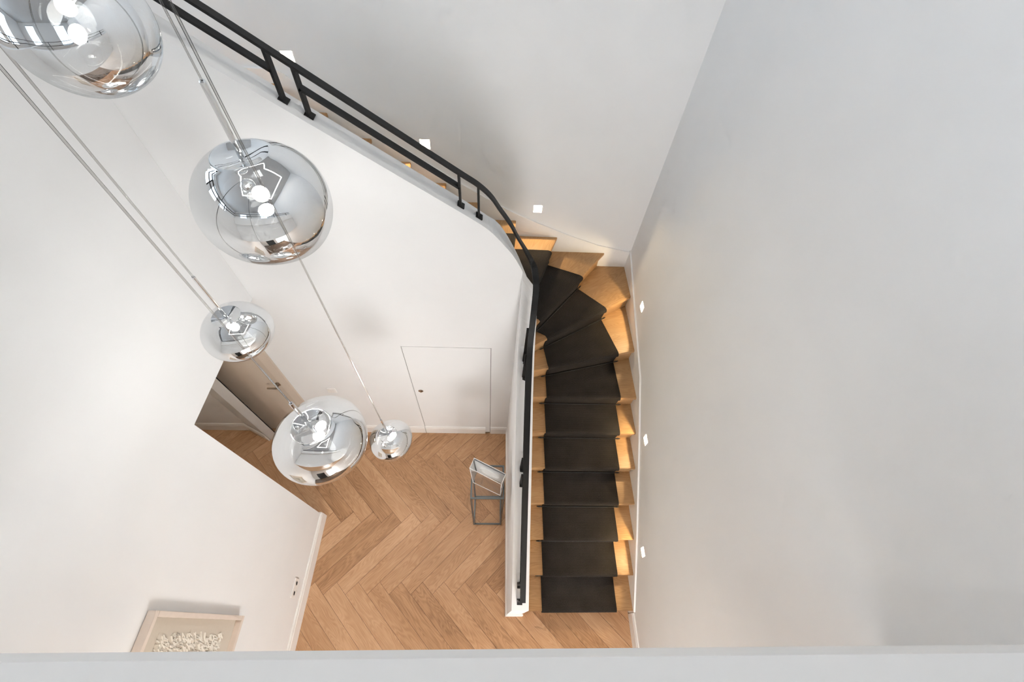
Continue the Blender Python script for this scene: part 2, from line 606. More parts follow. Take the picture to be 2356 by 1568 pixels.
# round the corner: the hall face stays square, the stair face is rounded
na = 6
for k in range(na + 1):
    a = k / na * math.pi / 2
    cx, cyy, r = IX - 0.08, IY - 0.08, 0.08
    st_out.append((SX, DW, 2.69))
    zin = lin(LI, 1.955) + (lin(UI, 0.225) - lin(LI, 1.955)) * k / na
    st_in.append((cx + r * math.cos(a), cyy + r * math.sin(a), zin))
xs = [0.15, 0.125, 0.10, 0.075, 0.05, 0.02, -0.01, -0.021, -0.05, -0.09, -0.13, -0.18, -0.4, -0.765, -1.2, -1.5065, -1.7, WLB]
for x in xs:
    zo = lin(UO, x) if x > -0.18 else Z_UP(x)
    zi = lin(UI, x) if x > -0.18 else Z_UP(x)
    st_out.append((x, DW, zo))
    st_in.append((x, IY, zi))
DOOR = (-0.765, -0.021, 1.785)
mb = MB()
for i in range(len(st_out) - 1):
    a, b, c, d = st_out[i], st_out[i + 1], st_in[i + 1], st_in[i]
    if (Vector(a) - Vector(b)).length > 1e-6:
        mb.add([a, b, c, d], [(0, 1, 2, 3)])
        zb = 0.0
        if abs(a[1] - DW) < 1e-6 and abs(b[1] - DW) < 1e-6 and max(a[0], b[0]) <= DOOR[1] + 1e-6 and min(a[0], b[0]) >= DOOR[0] - 1e-6:
            zb = DOOR[2]
        mb.add([(a[0], a[1], zb), (b[0], b[1], zb), b, a], [(0, 1, 2, 3)])
    else:
        mb.add([a, c, d], [(0, 1, 2)])
    mb.add([(d[0], d[1], 0), (c[0], c[1], 0), c, d], [(0, 1, 2, 3)])
a, d = st_out[0], st_in[0]
mb.add([(a[0], a[1], 0), (d[0], d[1], 0), d, a], [(0, 1, 2, 3)])
# door reveal
x0, x1, zt = DOOR
mb.add([(x0, DW, 0), (x0, DW + 0.05, 0), (x0, DW + 0.05, zt), (x0, DW, zt)], [(0, 1, 2, 3)])
mb.add([(x1, DW, 0), (x1, DW + 0.05, 0), (x1, DW + 0.05, zt), (x1, DW, zt)], [(0, 1, 2, 3)])
mb.add([(x0, DW, zt), (x1, DW, zt), (x1, DW + 0.05, zt), (x0, DW + 0.05, zt)], [(0, 1, 2, 3)])
struct(mb.build('wall_stair', M['wall'], recalc=False), 'curved white parapet wall between hall and stairs', 'wall')

# flush door under the upper flight
d1 = empty('door_1', (-0.39, DW, 0))
struct(d1, 'flush white cupboard door in the wall under the stairs', 'door')
g = 0.0045
MB().box(x0 + g, x1 - g, DW, DW + 0.035, 0.006, zt - g).build('door_leaf', M['wall'], d1)
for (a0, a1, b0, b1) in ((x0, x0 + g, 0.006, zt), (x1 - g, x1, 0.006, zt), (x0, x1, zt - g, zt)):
    MB().box(a0, a1, DW + 0.004, DW + 0.03, b0, b1).build('gap_shade_strip', M['gap_shade'], d1)  # dark strips that paint the shadow line around the leaf
rose = MB()
rose.add(*(lambda n: ([(-0.70 + 0.024 * math.cos(2 * math.pi * k / n), DW - 0.003, 1.014 + 0.024 * math.sin(2 * math.pi * k / n)) for k in range(n)] +
                      [(-0.70 + 0.024 * math.cos(2 * math.pi * k / n), DW + 0.004, 1.014 + 0.024 * math.sin(2 * math.pi * k / n)) for k in range(n)],
                      [tuple(range(n))] + [(k, (k + 1) % n, n + (k + 1) % n, n + k) for k in range(n)]))(24))
lk = rose.build('lock_rose', M['brass'], d1)
MB().box(-0.7025, -0.6975, DW - 0.010, DW - 0.002, 0.996, 1.032).build('thumb_turn', M['chrome'], lk)
MB().box(x1 - 0.052, x1 - 0.006, DW - 0.004, DW + 0.001, 0.004, 0.018).build('floor_stop', M['brass'], d1)

# corridor door with its frame
d2 = empty('door_2', (-2.25, DW, 0))
struct(d2, 'taupe panel door with a dark lever handle in the corridor', 'door')
MB().box(-2.56, -2.005, DW + 0.012, DW + 0.05, 0.005, 2.04).build('door_leaf', M['taupe'], d2)
h = MB()
h.tube([(-2.02, DW - 0.04, 1.085), (-2.115, DW - 0.04, 1.085)], 0.009, 10)
hd = h.build('handle', M['brass'], d2)
h = MB()
h.tube([(-2.03, DW + 0.012, 1.085), (-2.03, DW - 0.045, 1.085)], 0.010, 10)
h.tube([(-2.03, DW + 0.012, 1.085), (-2.03, DW + 0.004, 1.085)], 0.026, 16)
h.build('handle_rose', M['brass'], hd)
for (a, b, nm) in ((-1.995, -1.905, 'frame_jamb'), (-2.66, -2.57, 'frame_jamb')):
    MB().box(a, b, DW - 0.012, DW + 0.05, 0, 2.12).build(nm, M['taupe_trim'], d2, bevel=0.003)
MB().box(-2.432, -2.4265, 1.829, 1.836, 0.0, 2.3).build('gap_shade_strip', M['dark'], d2)  # dark strip painted in as the shadow gap beside the pier
MB().box(-2.66, -1.905, DW - 0.012, DW + 0.05, 2.045, 2.13).build('frame_head', M['taupe_trim'], d2)

# ------------------------------------------------------------------ upper floor, gallery parapet, ceiling
mb = MB()
mb.box(-4.0, WLB, -3.4, IY, 2.96, UP)
mb.box(WL, WR, -3.4, -0.17, 2.96, UP)
mb.box(-4.0, -1.55, IY, WB, 2.96, UP)
struct(mb.build('floor_upper', M['stair_oak']), 'oak floor of the upper landing and gallery', 'floor')
struct(MB().box(WL, WR, -0.17, -0.0258, 3.76, GAL).box(WL, WR, -0.17, -0.09, 2.94, 3.76).build('wall_front', M['wall']), 'white gallery parapet along the bottom edge of the view', 'wall')
struct(MB().box(-4.0, WR, -3.4, WB, CEIL, CEIL + 0.1).build('ceiling', M['ceil']), 'white ceiling over the stairwell', 'ceiling')
struct(MB().box(-4.0, WR, -3.4, -3.2, 0, 2.96).build('wall_entrance', M['wall']), 'white entrance wall below the gallery', 'wall')


struct(MB().box(-1.05, -0.05, -3.2, -3.16, 0.01, 2.15).build('door_3', M['black']), 'black entrance door below the gallery', 'door')


def wall_windows(name, axis, c, back, u0, u1, wins, label):
    mb = MB()
    hs = [(u - 0.5, u + 0.5, 3.65, 5.65) for u in wins]
    sheet_with_holes(mb, axis, c, back, u0, u1, 2.96, CEIL, hs)
    struct(mb.build(name, M['wall'], recalc=False), label, 'wall')


wall_windows('wall_gallery', 'x', -4.0, -4.2, -3.4, WB, [w[1] for w in WIN_L], 'white outer wall of the gallery with tall windows')
wall_windows('wall_gallery_front', 'y', -3.4, -3.6, -4.0, WR, [w[0] for w in WIN_F], 'white gallery wall with two windows')
wn = 1
for (ax_, spots) in (('x', WIN_L), ('y', WIN_F)):
    for (x, y) in spots:
        w = empty('window_%d' % wn, (x, y, 3.65)); wn += 1
        struct(w, 'tall gallery window number %s counted along the outer wall' % 'one two three four five'.split()[wn - 2], 'window')
        f = MB()
        for (a0, a1, b0, b1) in ((-0.5, -0.45, 3.65, 5.65), (0.45, 0.5, 3.65, 5.65), (-0.45, 0.45, 3.65, 3.70), (-0.45, 0.45, 5.60, 5.65), (-0.02, 0.02, 3.7, 5.6)):
            if ax_ == 'x': f.box(-4.06, -4.02, y + a0, y + a1, b0, b1)
            else: f.box(x + a0, x + a1, -3.46, -3.42, b0, b1)
        f.build('window_frame', M['black'], w)
        g_ = MB()
        if ax_ == 'x': g_.box(-4.045, -4.04, y - 0.45, y + 0.45, 3.7, 5.6)
        else: g_.box(x - 0.45, x + 0.45, -3.445, -3.44, 3.7, 5.6)
        g_.build('pane', M['pane'], w)

# ------------------------------------------------------------------ herringbone floor
floor = struct(MB().box(-4.0, WR + 0.02, -3.2, DW + 0.1, -0.06, -0.004).build('floor', M['subfloor']), 'herringbone oak parquet floor of the hall', 'floor')
BL, BWID = 0.635 * math.sqrt(2), 0.2035 / math.sqrt(2)
FR = (-3.86, WR, -0.75, DW + 0.10)


def clip_poly(poly, rect):
    x0, x1, y0, y1 = rect
    for (ax_, val, sgn) in ((0, x0, 1), (0, x1, -1), (1, y0, 1), (1, y1, -1)):
        out = []
        for i in range(len(poly)):
            p, q = poly[i], poly[(i + 1) % len(poly)]
            dp, dq = (p[ax_] - val) * sgn, (q[ax_] - val) * sgn
            if dp >= 0: out.append(p)
            if dp * dq < 0:
                t = dp / (dp - dq)
                out.append((p[0] + t * (q[0] - p[0]), p[1] + t * (q[1] - p[1])))
        poly = out
        if len(poly) < 3: return []
    return poly


r2 = math.sqrt(0.5)
Q0 = (-0.632, 0.387)
gap = 0.0011
for band in range(-3, 4):
    qx = Q0[0] + (0.635 if band % 2 else 0.0)
    qy = Q0[1] + 0.635 * band
    if band % 2 == 0:
        du, dv = (r2, r2), (r2, -r2)
    else:
        du, dv = (-r2, r2), (-r2, -r2)
    for i in range(-24, 24):
        ox, oy = qx + 0.2035 * i, qy
        loc = [(gap, gap), (BL - gap, gap), (BL - gap, BWID - gap), (gap, BWID - gap)]
        P = [(ox + du[0] * u + dv[0] * v, oy + du[1] * u + dv[1] * v) for u, v in loc]
        P = clip_poly(P, FR)
        if not P: continue
        if all(p[0] > IX and p[1] > 0.32 for p in P): continue
        if all(p[0] < WLB and p[1] < 0.80 for p in P): continue
        if all(p[1] < -0.5 for p in P): continue
        ar = abs(sum(P[j][0] * P[(j + 1) % len(P)][1] - P[(j + 1) % len(P)][0] * P[j][1] for j in range(len(P)))) / 2
        if ar < 2e-4: continue
        cx_, cy_ = ox + du[0] * BL / 2 + dv[0] * BWID / 2, oy + du[1] * BL / 2 + dv[1] * BWID / 2
        ang = math.atan2(du[1], du[0])
        ca, sa = math.cos(-ang), math.sin(-ang)
        LP = [((p[0] - cx_) * ca - (p[1] - cy_) * sa, (p[0] - cx_) * sa + (p[1] - cy_) * ca) for p in P]
        o = link('plank', MB().prism(LP, -0.012, RND.uniform(-0.0004, 0.0)).mesh('plank'), M['floor_oak'], floor)
        o.location = (cx_, cy_, 0)
        o.rotation_euler = (0, 0, ang)

# ------------------------------------------------------------------ baseboards
def baseboard(name, path, out, label, h=0.165, t=0.014, cat='baseboard'):
    """profile swept along one straight run; out = unit vector into the room"""
    (x0, y0), (x1, y1) = path
    prof = [(0, 0), (t, 0), (t, h * 0.76), (t * 0.72, h * 0.79), (t * 0.72, h * 0.86), (t * 0.9, h * 0.88), (t * 0.9, h * 0.93), (t * 0.35, h), (0, h)]
    pts = [(x0 + out[0] * a, y0 + out[1] * a, z) for a, z in prof]
    o = MB().extrude(pts, (x1 - x0, y1 - y0, 0)).build(name, M['trim'])
    return struct(o, label, cat)


baseboard('baseboard_left', ((WL, -2.0), (WL, OP + 0.012)), (1, 0), 'white moulded baseboard along the picture wall')
baseboard('baseboard_jamb', ((WL + 0.012, OP), (WLB, OP)), (0, 1), 'white baseboard returning into the corridor opening')
baseboard('baseboard_back_1', ((-1.79, DW), (DOOR[0] - 0.002, DW)), (0, -1), 'white baseboard between corridor and cupboard door')
o = baseboard('skirting', ((DOOR[0] + 0.004, DW), (DOOR[1] - 0.055, DW)), (0, -1), '')
for k_ in ('label', 'category', 'kind'):
    if k_ in o: del o[k_]
o.parent = d1
o.matrix_parent_inverse = Matrix.Translation(-Vector(d1.location))
baseboard('baseboard_back_2', ((DOOR[1] + 0.003, DW), (SX, DW)), (0, -1), 'short white baseboard between cupboard door and stair wall')
baseboard('baseboard_stair', ((SX, 0.107), (SX, DW)), (-1, 0), 'white baseboard along the wall beside the lower flight')
baseboard('baseboard_end', ((SX - 0.014, 0.12), (IX + 0.014, 0.12)), (0, -1), 'white baseboard on the end of the stair wall')
baseboard('baseboard_right', ((WR, -2.0), (WR, 0.125)), (-1, 0), 'white baseboard on the wall in front of the bottom step')
baseboard('baseboard_corridor', ((-3.85, DW), (-2.775, DW)), (0, -1), 'white baseboard at the far end of the corridor')
dx_, dy_ = 0.255, -0.125
ln_ = math.hypot(dx_, dy_)
baseboard('baseboard_pier', ((-2.772, DW - 0.002), (-2.512, 1.788)), (dy_ / ln_, -dx_ / ln_), 'white baseboard on the slanted corridor pier')

# ------------------------------------------------------------------ staircase
stair = empty('staircase', (0.8, 0.14, 0))
tag(stair, 'winding oak staircase with closed risers turning up and around the hall', 'staircase')
XI, XO, YI, YO = 0.292, 1.329, 2.023, 3.083
OV = 0.03
# nosing lines: inner point, outer point
NOSE = {}
for k in range(1, 8):
    y = 0.1425 + 0.2678 * (k - 1)
    NOSE[k] = ((XI, y), (XO, y))
NOSE[8] = ((XI, 1.897), (XO, 2.155))
NOSE[9] = ((XI, 2.030), (XO, 2.672))
NOSE[10] = ((0.249, YI), (1.083, YO))
NOSE[11] = ((0.186, YI), (0.5825, YO))
NOSE[12] = ((0.071, YI), (0.176, YO))
for k, x in ((13, -0.164), (14, -0.432), (15, -0.70), (16, -0.97), (17, -1.245), (18, -1.52)):
    NOSE[k] = ((x, YI), (x, YO))


def up_normal(k):
    a, b = Vector(NOSE[k][0]), Vector(NOSE[k][1])
    t = (b - a).normalized()
    return Vector((-t.y, t.x))


def isect(p, d, ax_, val):
    t = (val - p[ax_]) / d[ax_]
    return (p[0] + d[0] * t, p[1] + d[1] * t)


def shifted(k, off):
    """nosing line k moved towards the ascent by off, cut again at the flight's edges"""
    n = up_normal(k) * off
    a, b = Vector(NOSE[k][0]) + n, Vector(NOSE[k][1]) + n
    d = b - a
    A = isect(a, d, 0, XI) if k <= 9 else isect(a, d, 1, YI)
    B = isect(a, d, 0, XO) if k <= 9 else isect(a, d, 1, YO)
    if k == 9 and A[1] > YI:
        A = isect(a, d, 1, YI)
    return A, B


def local_board(name, poly, z0, z1, axis, parent, material, bevel=0.0):
    """board whose own X runs along `axis`, so that the grain follows it"""
    c = (sum(p[0] for p in poly) / len(poly), sum(p[1] for p in poly) / len(poly))
    ang = math.atan2(axis[1], axis[0])
    ca, sa = math.cos(-ang), math.sin(-ang)
    LP = [((p[0] - c[0]) * ca - (p[1] - c[1]) * sa, (p[0] - c[0]) * sa + (p[1] - c[1]) * ca) for p in poly]
    o = link(name, MB().prism(LP, z0, z1).mesh(name, bevel=bevel), material, parent)
    o.location = (c[0], c[1], 0)
    o.rotation_euler = (0, 0, ang)
    return o


for k in range(1, 18):
    a, b = NOSE[k]
    ra, rb = shifted(k + 1, OV + 0.015)
    poly = [a, b]
    if k == 9: poly.append((XO, YO))
    poly += [rb, ra]
    if k == 9: poly.append((XI, YI)) if False else None
    d = (b[0] - a[0], b[1] - a[1])
    local_board('tread', poly, k * RISE - 0.032, k * RISE, d, stair, M['stair_oak'], 0.004)
for k in range(1, 19):
    a, b = shifted(k, OV)
    c, d = shifted(k, OV + 0.016)
    local_board('riser', [a, b, d, c], (k - 1) * RISE, k * RISE - 0.03, (b[0] - a[0], b[1] - a[1]), stair, M['stair_oak'])
local_board('tread', [NOSE[18][0], NOSE[18][1], (-1.60, YO), (-1.60, YI)], UP - 0.032, UP + 0.002, (0, 1), stair, M['stair_oak'], 0.004)

# white wall strings
SR = [(0.13, 0.195), (0.14, 0.205), (0.685, 0.61), (1.40, 1.112), (1.88, 1.425), (2.53, 1.638), (WB, 1.835)]
SB = [(WR, 1.815), (0.995, 1.894), (0.676, 2.01), (0.372, 2.14), (0.142, 2.246), (0.04, 2.304), (-0.328, 2.53), (-0.826, 2.855), (-1.364, 3.227), (-1.50, 3.33), (-3.9, 3.33)]
poly = [(WR - 0.0145, y, z) for y, z in SR] + [(WR - 0.0145, WB, 1.2), (WR - 0.0145, 0.13, 0.0)]
MB().extrude(poly, (0.0145, 0, 0)).build('wall_string', M['trim'], stair)
poly = [(x, WB - 0.0145, z) for x, z in SB] + [(-3.9, WB - 0.0145, 3.0), (-1.5, WB - 0.0145, 3.0), (WR, WB - 0.0145, 1.3)]
MB().extrude(poly, (0, 0.0145, 0)).build('wall_string', M['trim'], stair)

# ------------------------------------------------------------------ carpet runner and its rods
RUN = {}
for k in range(1, 8):
    y = NOSE[k][0][1]
    RUN[k] = ((0.491, y), (1.176, y))
RUN[8] = ((0.498, 1.949), (1.166, 2.117))
RUN[9] = ((0.474, 2.148), (1.06, 2.500))
RUN[10] = ((0.393, 2.206), (0.821, 2.736))
RUN[11] = ((0.272, 2.237), (0.506, 2.872))
RUN[12] = ((0.092, 2.20), (0.160, 2.884))
for k in range(13, 19):
    RUN[k] = ((NOSE[k][0][0], 2.20), (NOSE[k][0][0], 2.885))


def run_line(k, off, z):
    n = up_normal(k) * off
    a, b = Vector(RUN[k][0]) + n, Vector(RUN[k][1]) + n
    return (a.x, a.y, z), (b.x, b.y, z)


TH = 0.007
rows = []
for k in range(1, 19):
    z = k * RISE
    rows.append(run_line(k, OV - TH, z - RISE + TH))
    rows.append(run_line(k, OV - TH - 0.002, z - RISE + 0.045))
    rows.append(run_line(k, 0.010, z - 0.060))
    for (o_, dz) in ((-0.006, -0.034), (-0.008, -0.020), (-0.007, -0.006), (0.000, 0.003), (0.012, TH), (0.03, TH)):
        rows.append(run_line(k, o_, z + dz))
me = bpy.data.meshes.new('stair_runner')
verts, faces, uvs = [], [], []
vlen = 0.0
NU = 5
for i, (a, b) in enumerate(rows):
    if i:
        pa, pb = rows[i - 1]
        vlen += ((Vector(a) + Vector(b)) / 2 - (Vector(pa) + Vector(pb)) / 2).length
    for j in range(NU):
        t = j / (NU - 1)
        verts.append(tuple(Vector(a).lerp(Vector(b), t)))
        uvs.append((0.685 * t, vlen))
for i in range(len(rows) - 1):
    for j in range(NU - 1):
        faces.append((i * NU + j, i * NU + j + 1, (i + 1) * NU + j + 1, (i + 1) * NU + j))
me.from_pydata(verts, [], faces)
ul = me.uv_layers.new(name='UVMap')
for lp in me.loops:
    ul.data[lp.index].uv = uvs[lp.vertex_index]
for p in me.polygons: p.use_smooth = True
runner = link('stair_runner', me, M['carpet'])
tag(runner, 'dark charcoal ribbed carpet runner laid up the oak stairs', 'carpet')
so = runner.modifiers.new('thickness', 'SOLIDIFY')
so.thickness = 0.008
so.offset = 0.0

ORD = 'bottom second third fourth fifth sixth seventh eighth ninth tenth eleventh twelfth'.split()
for k in range(1, 12):
    n = up_normal(k)
    a, b = Vector(RUN[k][0]), Vector(RUN[k][1])
    t = (b - a).normalized()
    off = n * (OV - 0.018)
    a2, b2 = a + off - t * 0.05, b + off + t * 0.042
    z = (k - 1) * RISE + 0.0195
    A, B = Vector((a2.x, a2.y, z)), Vector((b2.x, b2.y, z))
    T = (B - A).normalized()
    pts = [A - T * 0.004, A, A + T * 0.02, A + T * 0.03, B - T * 0.03, B - T * 0.02, B, B + T * 0.004]
    o = MB().tube(pts, [0.002, 0.004, 0.0075, 0.0055, 0.0055, 0.0075, 0.004, 0.002], 10).build('stair_rod', M['rod'], smooth=True)
    tag(o, 'thin black carpet rod at the foot of the %s riser counted from the hall floor' % ORD[k - 1], 'stair rod', 'black carpet rods on the stairs')

# ------------------------------------------------------------------ handrail
rail = empty('handrail', (0.245, 0.17, 1.0))
tag(rail, 'black flat bar handrail on slim posts following the curved stair wall', 'handrail')
RP = [(0.245, 0.160, 1.205), (0.245, 0.5, 1.440), (0.245, 0.87, 1.715), (0.245, 1.24, 1.995), (0.245, 1.46, 2.19), (0.245, 1.577, 2.315),
      (0.248, 1.64, 2.48), (0.253, 1.70, 2.60), (0.261, 1.80, 2.665), (0.258, 1.90, 2.685), (0.242, 1.955, 2.715), (0.189, 1.975, 2.813), (0.126, 1.975, 2.931),
      (0.082, 1.975, 3.021), (0.015, 1.975, 3.127), (-0.035, 1.975, 3.206), (-0.104, 1.975, 3.276), (-0.203, 1.975, 3.345), (-0.5, 1.975, 3.552), (-0.873, 1.975, 3.812),
      (-1.187, 1.975, 4.03), (-1.5, 1.975, 4.235), (-1.735, 1.975, 4.24)]
rp = catmull(RP, 5)
MB().bar(rp, 0.040, 0.012).build('top_rail', M['black'], rail)


def zpath(pts, axis, v):
    return lin([(p[axis], p[2]) for p in pts], v)


low = [p for p in rp if p[1] < 1.66 and p[0] > 0.2]
upp = [p for p in rp if p[0] < 0.10 and p[1] > 1.9]
POSTS = [('x', -0.977), ('x', -0.884), ('x', -0.207), ('x', -0.105), ('y', 1.545), ('y', 1.63), ('y', 0.985), ('y', 0.893), ('y', 0.275), ('y', 0.175)]
for ax_, v in POSTS:
    if ax_ == 'x':
        X, Y, zt_ = v, 1.975, zpath(upp, 0, v)
        z0 = Z_UP(v) if v < -0.18 else lin(UO, v)
        slope = Vector((1, 0, -0.692)).normalized()
        side = Vector((0, 1, 0))
        bx = (0.006, 0.019)
    else:
        X, Y, zt_ = 0.232, v, zpath(low, 1, v)
        z0 = (lin(LO, v) + lin(LI, v)) / 2
        slope = Vector((0, 1, 0.70)).normalized()
        side = Vector((1, 0, 0))
        bx = (0.019, 0.006)
    p = MB().box(X - bx[0], X + bx[0], Y - bx[1], Y + bx[1], z0 - 0.005, zt_ - 0.002).build('post', M['black'], rail)
    nrm = side.cross(slope)
    if nrm.z < 0: nrm = -nrm
    c = Vector((X, Y, z0))
    if ax_ == 'y':      # the cap leans a little towards the stairs
        side = Vector((1, 0, (lin(LI, v) - lin(LO, v)) / (IX - SX))).normalized()
        nrm = side.cross(slope)
        if nrm.z < 0: nrm = -nrm
    q = [c + slope * (a * 0.0215) + side * (b * 0.0215) for a, b in ((-1, -1), (1, -1), (1, 1), (-1, 1))]
    MB().extrude(q, nrm * 0.008).build('base_plate', M['black'], p)


def mid(path):
    MB().bar(path, 0.038, 0.012).build('mid_rail', M['black'], rail)


DROP = 0.088
for a, b in ((-1.735, -0.977), (-0.884, -0.207)):
    n = 12
    pts = []
    for i in range(n + 1):
        x = b + (a - b) * i / n
        pts.append((x, 1.975, zpath(upp, 0, x) - DROP))
    mid(pts)
for a, b in ((0.985, 1.545), (0.275, 0.893)):
    mid([(0.245, a + (b - a) * i / 10, zpath(low, 1, a + (b - a) * i / 10) - DROP) for i in range(11)])

# rail on the gallery parapet (seen only mirrored in the lamps)
gr = empty('gallery_rail', (-1.745, 1.0, GAL))
tag(gr, 'black flat bar rail on top of the gallery parapet', 'railing')
for z in (GAL + 0.2, GAL + 0.11):
    MB().bar([(-1.745, 1.93, z), (-1.745, -0.11, z)], 0.04, 0.012).build('rail_bar', M['black'], gr)
    MB().bar([(-1.765, -0.11, z), (WR - 0.01, -0.11, z)], 0.04, 0.012).build('rail_bar', M['black'], gr)
for (x, y) in ((-1.745, 1.3), (-1.745, 0.5), (-1.0, -0.11), (0.0, -0.11), (0.9, -0.11)):
    MB().box(x - 0.006, x + 0.006, y - 0.018, y + 0.018, GAL, GAL + 0.2).build('post', M['black'], gr)

# ------------------------------------------------------------------ step lights
def step_light(axis, u, z, label, along):
    e = empty('step_light', (WR, u, z) if axis == 'x' else (u, WB, z))
    tag(e, label, 'wall light', 'square recessed step lights')
    D = 0.06
    hb = MB()
    s = SL
    P = (lambda a, b, d: (WR + d, u + a, z + b)) if axis == 'x' else (lambda a, b, d: (u + a, WB + d, z + b))
    v = [P(-s, -s, 0), P(s, -s, 0), P(s, s, 0), P(-s, s, 0), P(-s, -s, D), P(s, -s, D), P(s, s, D), P(-s, s, D)]
    hb.add(v, [(4, 5, 6, 7), (0, 1, 5, 4), (1, 2, 6, 5), (2, 3, 7, 6), (3, 0, 4, 7)])
    hb.build('housing', M['plastic'], e, recalc=False)
    d = bpy.data.lights.new('step_light_led', 'POINT')
    d.energy, d.shadow_soft_size, d.color = 6.2, 0.003, (1.0, 0.76, 0.42)
    o = bpy.data.objects.new('step_light_led', d)
    o.location = P(0, s - 0.006, 0.013)
    COL.objects.link(o)
    o.parent = e
    o.matrix_parent_inverse = Matrix.Translation(-Vector(e.location))
    ch = MB()
    c0, c1 = P(-s + 0.001, -s + 0.001, D - 0.012), P(s - 0.001, s - 0.008, D - 0.008)
    ch.box(min(c0[0], c1[0]), max(c0[0], c1[0]), min(c0[1], c1[1]), max(c0[1], c1[1]), c0[2], c1[2])
    ch.build('diffuser', M['led'], e)


for (y, z), w in zip(LIGHTS_R, ('lowest', 'middle', 'highest')):
    step_light('x', y, z, 'glowing square step light, %s of three in the wall beside the lower flight' % w, 1)
for (x, z), w in zip(LIGHTS_B, ('lowest', 'middle', 'highest')):
    step_light('y', x, z, 'glowing square step light, %s of three in the wall behind the upper flight' % w, 0)

# ------------------------------------------------------------------ pendant lamps
def hash_noise(a, e, ph):
    return 0.6 * (0.030 * math.sin(2 * a + ph) * math.cos(e) + 0.022 * math.sin(3 * a + 2.1 * ph + 1.5 * e) * math.cos(e)
            + 0.030 * math.sin(a + 0.7 * ph) * math.sin(2 * e))


def pendant(c, D, flat, rod_top, rod_r, label, ph, top=CEIL, cable_r=0.0033, power=40):
    e = empty('pendant_lamp', c)
    tag(e, label, 'lamp', 'mirrored glass pendant lamps')
    R, B = D / 2, D / 2 * flat
    n, m = 64, 40
    v, f = [], []
    e_top = math.radians(64)
    for i in range(m + 1):
        el = -math.pi / 2 + (e_top + math.pi / 2) * i / m
        for k in range(n):
            a = 2 * math.pi * k / n
            s = 1 + hash_noise(a, el, ph)
            v.append((c[0] + R * s * math.cos(el) * math.cos(a), c[1] + R * s * math.cos(el) * math.sin(a), c[2] + B * s * math.sin(el)))
    for i in range(m):
        for k in range(n):
            f.append((i * n + k, i * n + (k + 1) % n, (i + 1) * n + (k + 1) % n, (i + 1) * n + k))
    # rounded lip, then a shallow dished top that closes on the stem
    r_l, z_l = R * math.cos(e_top), B * math.sin(e_top)
    rings = [(0.95, 0.012), (0.88, 0.010), (0.6, -0.010), (0.25, -0.022), (0.06, -0.025)]
    base = len(v) - n
    for (fr, dz) in rings:
        for k in range(n):
            a = 2 * math.pi * k / n
            s = 1 + hash_noise(a, e_top, ph) * fr
            v.append((c[0] + r_l * fr * s * math.cos(a), c[1] + r_l * fr * s * math.sin(a), c[2] + z_l * s + dz * D))
    for q in range(len(rings)):
        for k in range(n):
            f.append((base + q * n + k, base + q * n + (k + 1) % n, base + (q + 1) * n + (k + 1) % n, base + (q + 1) * n + k))
    MB().add(v, f).build('glass_shade', M['shade'], e, smooth=True)
    zt_ = c[2] + z_l
    MB().tube([(c[0], c[1], zt_ - 0.30 * R), (c[0], c[1], rod_top - 0.004), (c[0], c[1], rod_top)], [rod_r, rod_r, rod_r * 0.8], 20).build('stem', M['chrome'], e, smooth=False)
    MB().tube([(c[0], c[1], rod_top - 0.01), (c[0], c[1], top)], cable_r, 8).build('cable', M['cable'], e, smooth=True)
    br = 0.062 * D
    prof = [(0.001, -br)] + [(br * math.cos(t), br * math.sin(t)) for t in [math.radians(x) for x in range(-80, 81, 16)]] + [(0.001, br)]
    MB().lathe(prof, (c[0], c[1], c[2] + 0.10 * D), 24).build('bulb', M['bulb'], e, smooth=True)
    d = bpy.data.lights.new('pendant_glow', 'POINT')
    d.energy, d.shadow_soft_size, d.color = power, br * 1.15, (1.0, 0.985, 0.965)
    o = bpy.data.objects.new('pendant_glow', d)
    o.location = (c[0], c[1], c[2] + 0.10 * D)
    COL.objects.link(o)
    o.parent = e
    o.matrix_parent_inverse = Matrix.Translation(-Vector(e.location))
    return e


pendant((-0.878, 1.036, 4.269), 0.27, 1.0, 4.60, 0.0066, 'mirrored glass pendant cut off by the top corner of the view, hanging highest', 0.4)
pendant((-0.873, 1.326, 3.603), 0.47, 0.95, 4.037, 0.0098, 'large mirrored glass pendant with a long steel stem, hanging second highest', 1.9)
pendant((-1.089, 1.051, 3.160), 0.28, 0.80, 3.492, 0.0066, 'small mirrored glass pendant hanging above the head of the corridor opening', 3.1)
pendant((-0.874, 0.813, 2.552), 0.46, 0.80, 2.968, 0.0095, 'large mirrored glass pendant hanging low, covering part of the corridor floor', 4.6)
pendant((-0.672, 1.048, 1.950), 0.28, 0.82, 2.275, 0.0068, 'smallest looking mirrored glass pendant, hanging lowest before the cupboard door', 5.5)

# ------------------------------------------------------------------ ceiling LED channel
ch = empty('ceiling_led_channel', (LX0, LY0, CEIL))
tag(ch, 'thin glowing rectangle of light let into the ceiling', 'ceiling light')
for (x0_, x1_, y0_, y1_) in ((LX0, LX1, LY0, LY0), (LX0, LX1, LY1, LY1), (LX0, LX0, LY0, LY1), (LX1, LX1, LY0, LY1)):
    MB().box(x0_ - 0.025, x1_ + 0.025, y0_ - 0.025, y1_ + 0.025, CEIL - 0.008, CEIL - 0.001).build('channel', M['led_line'], ch)

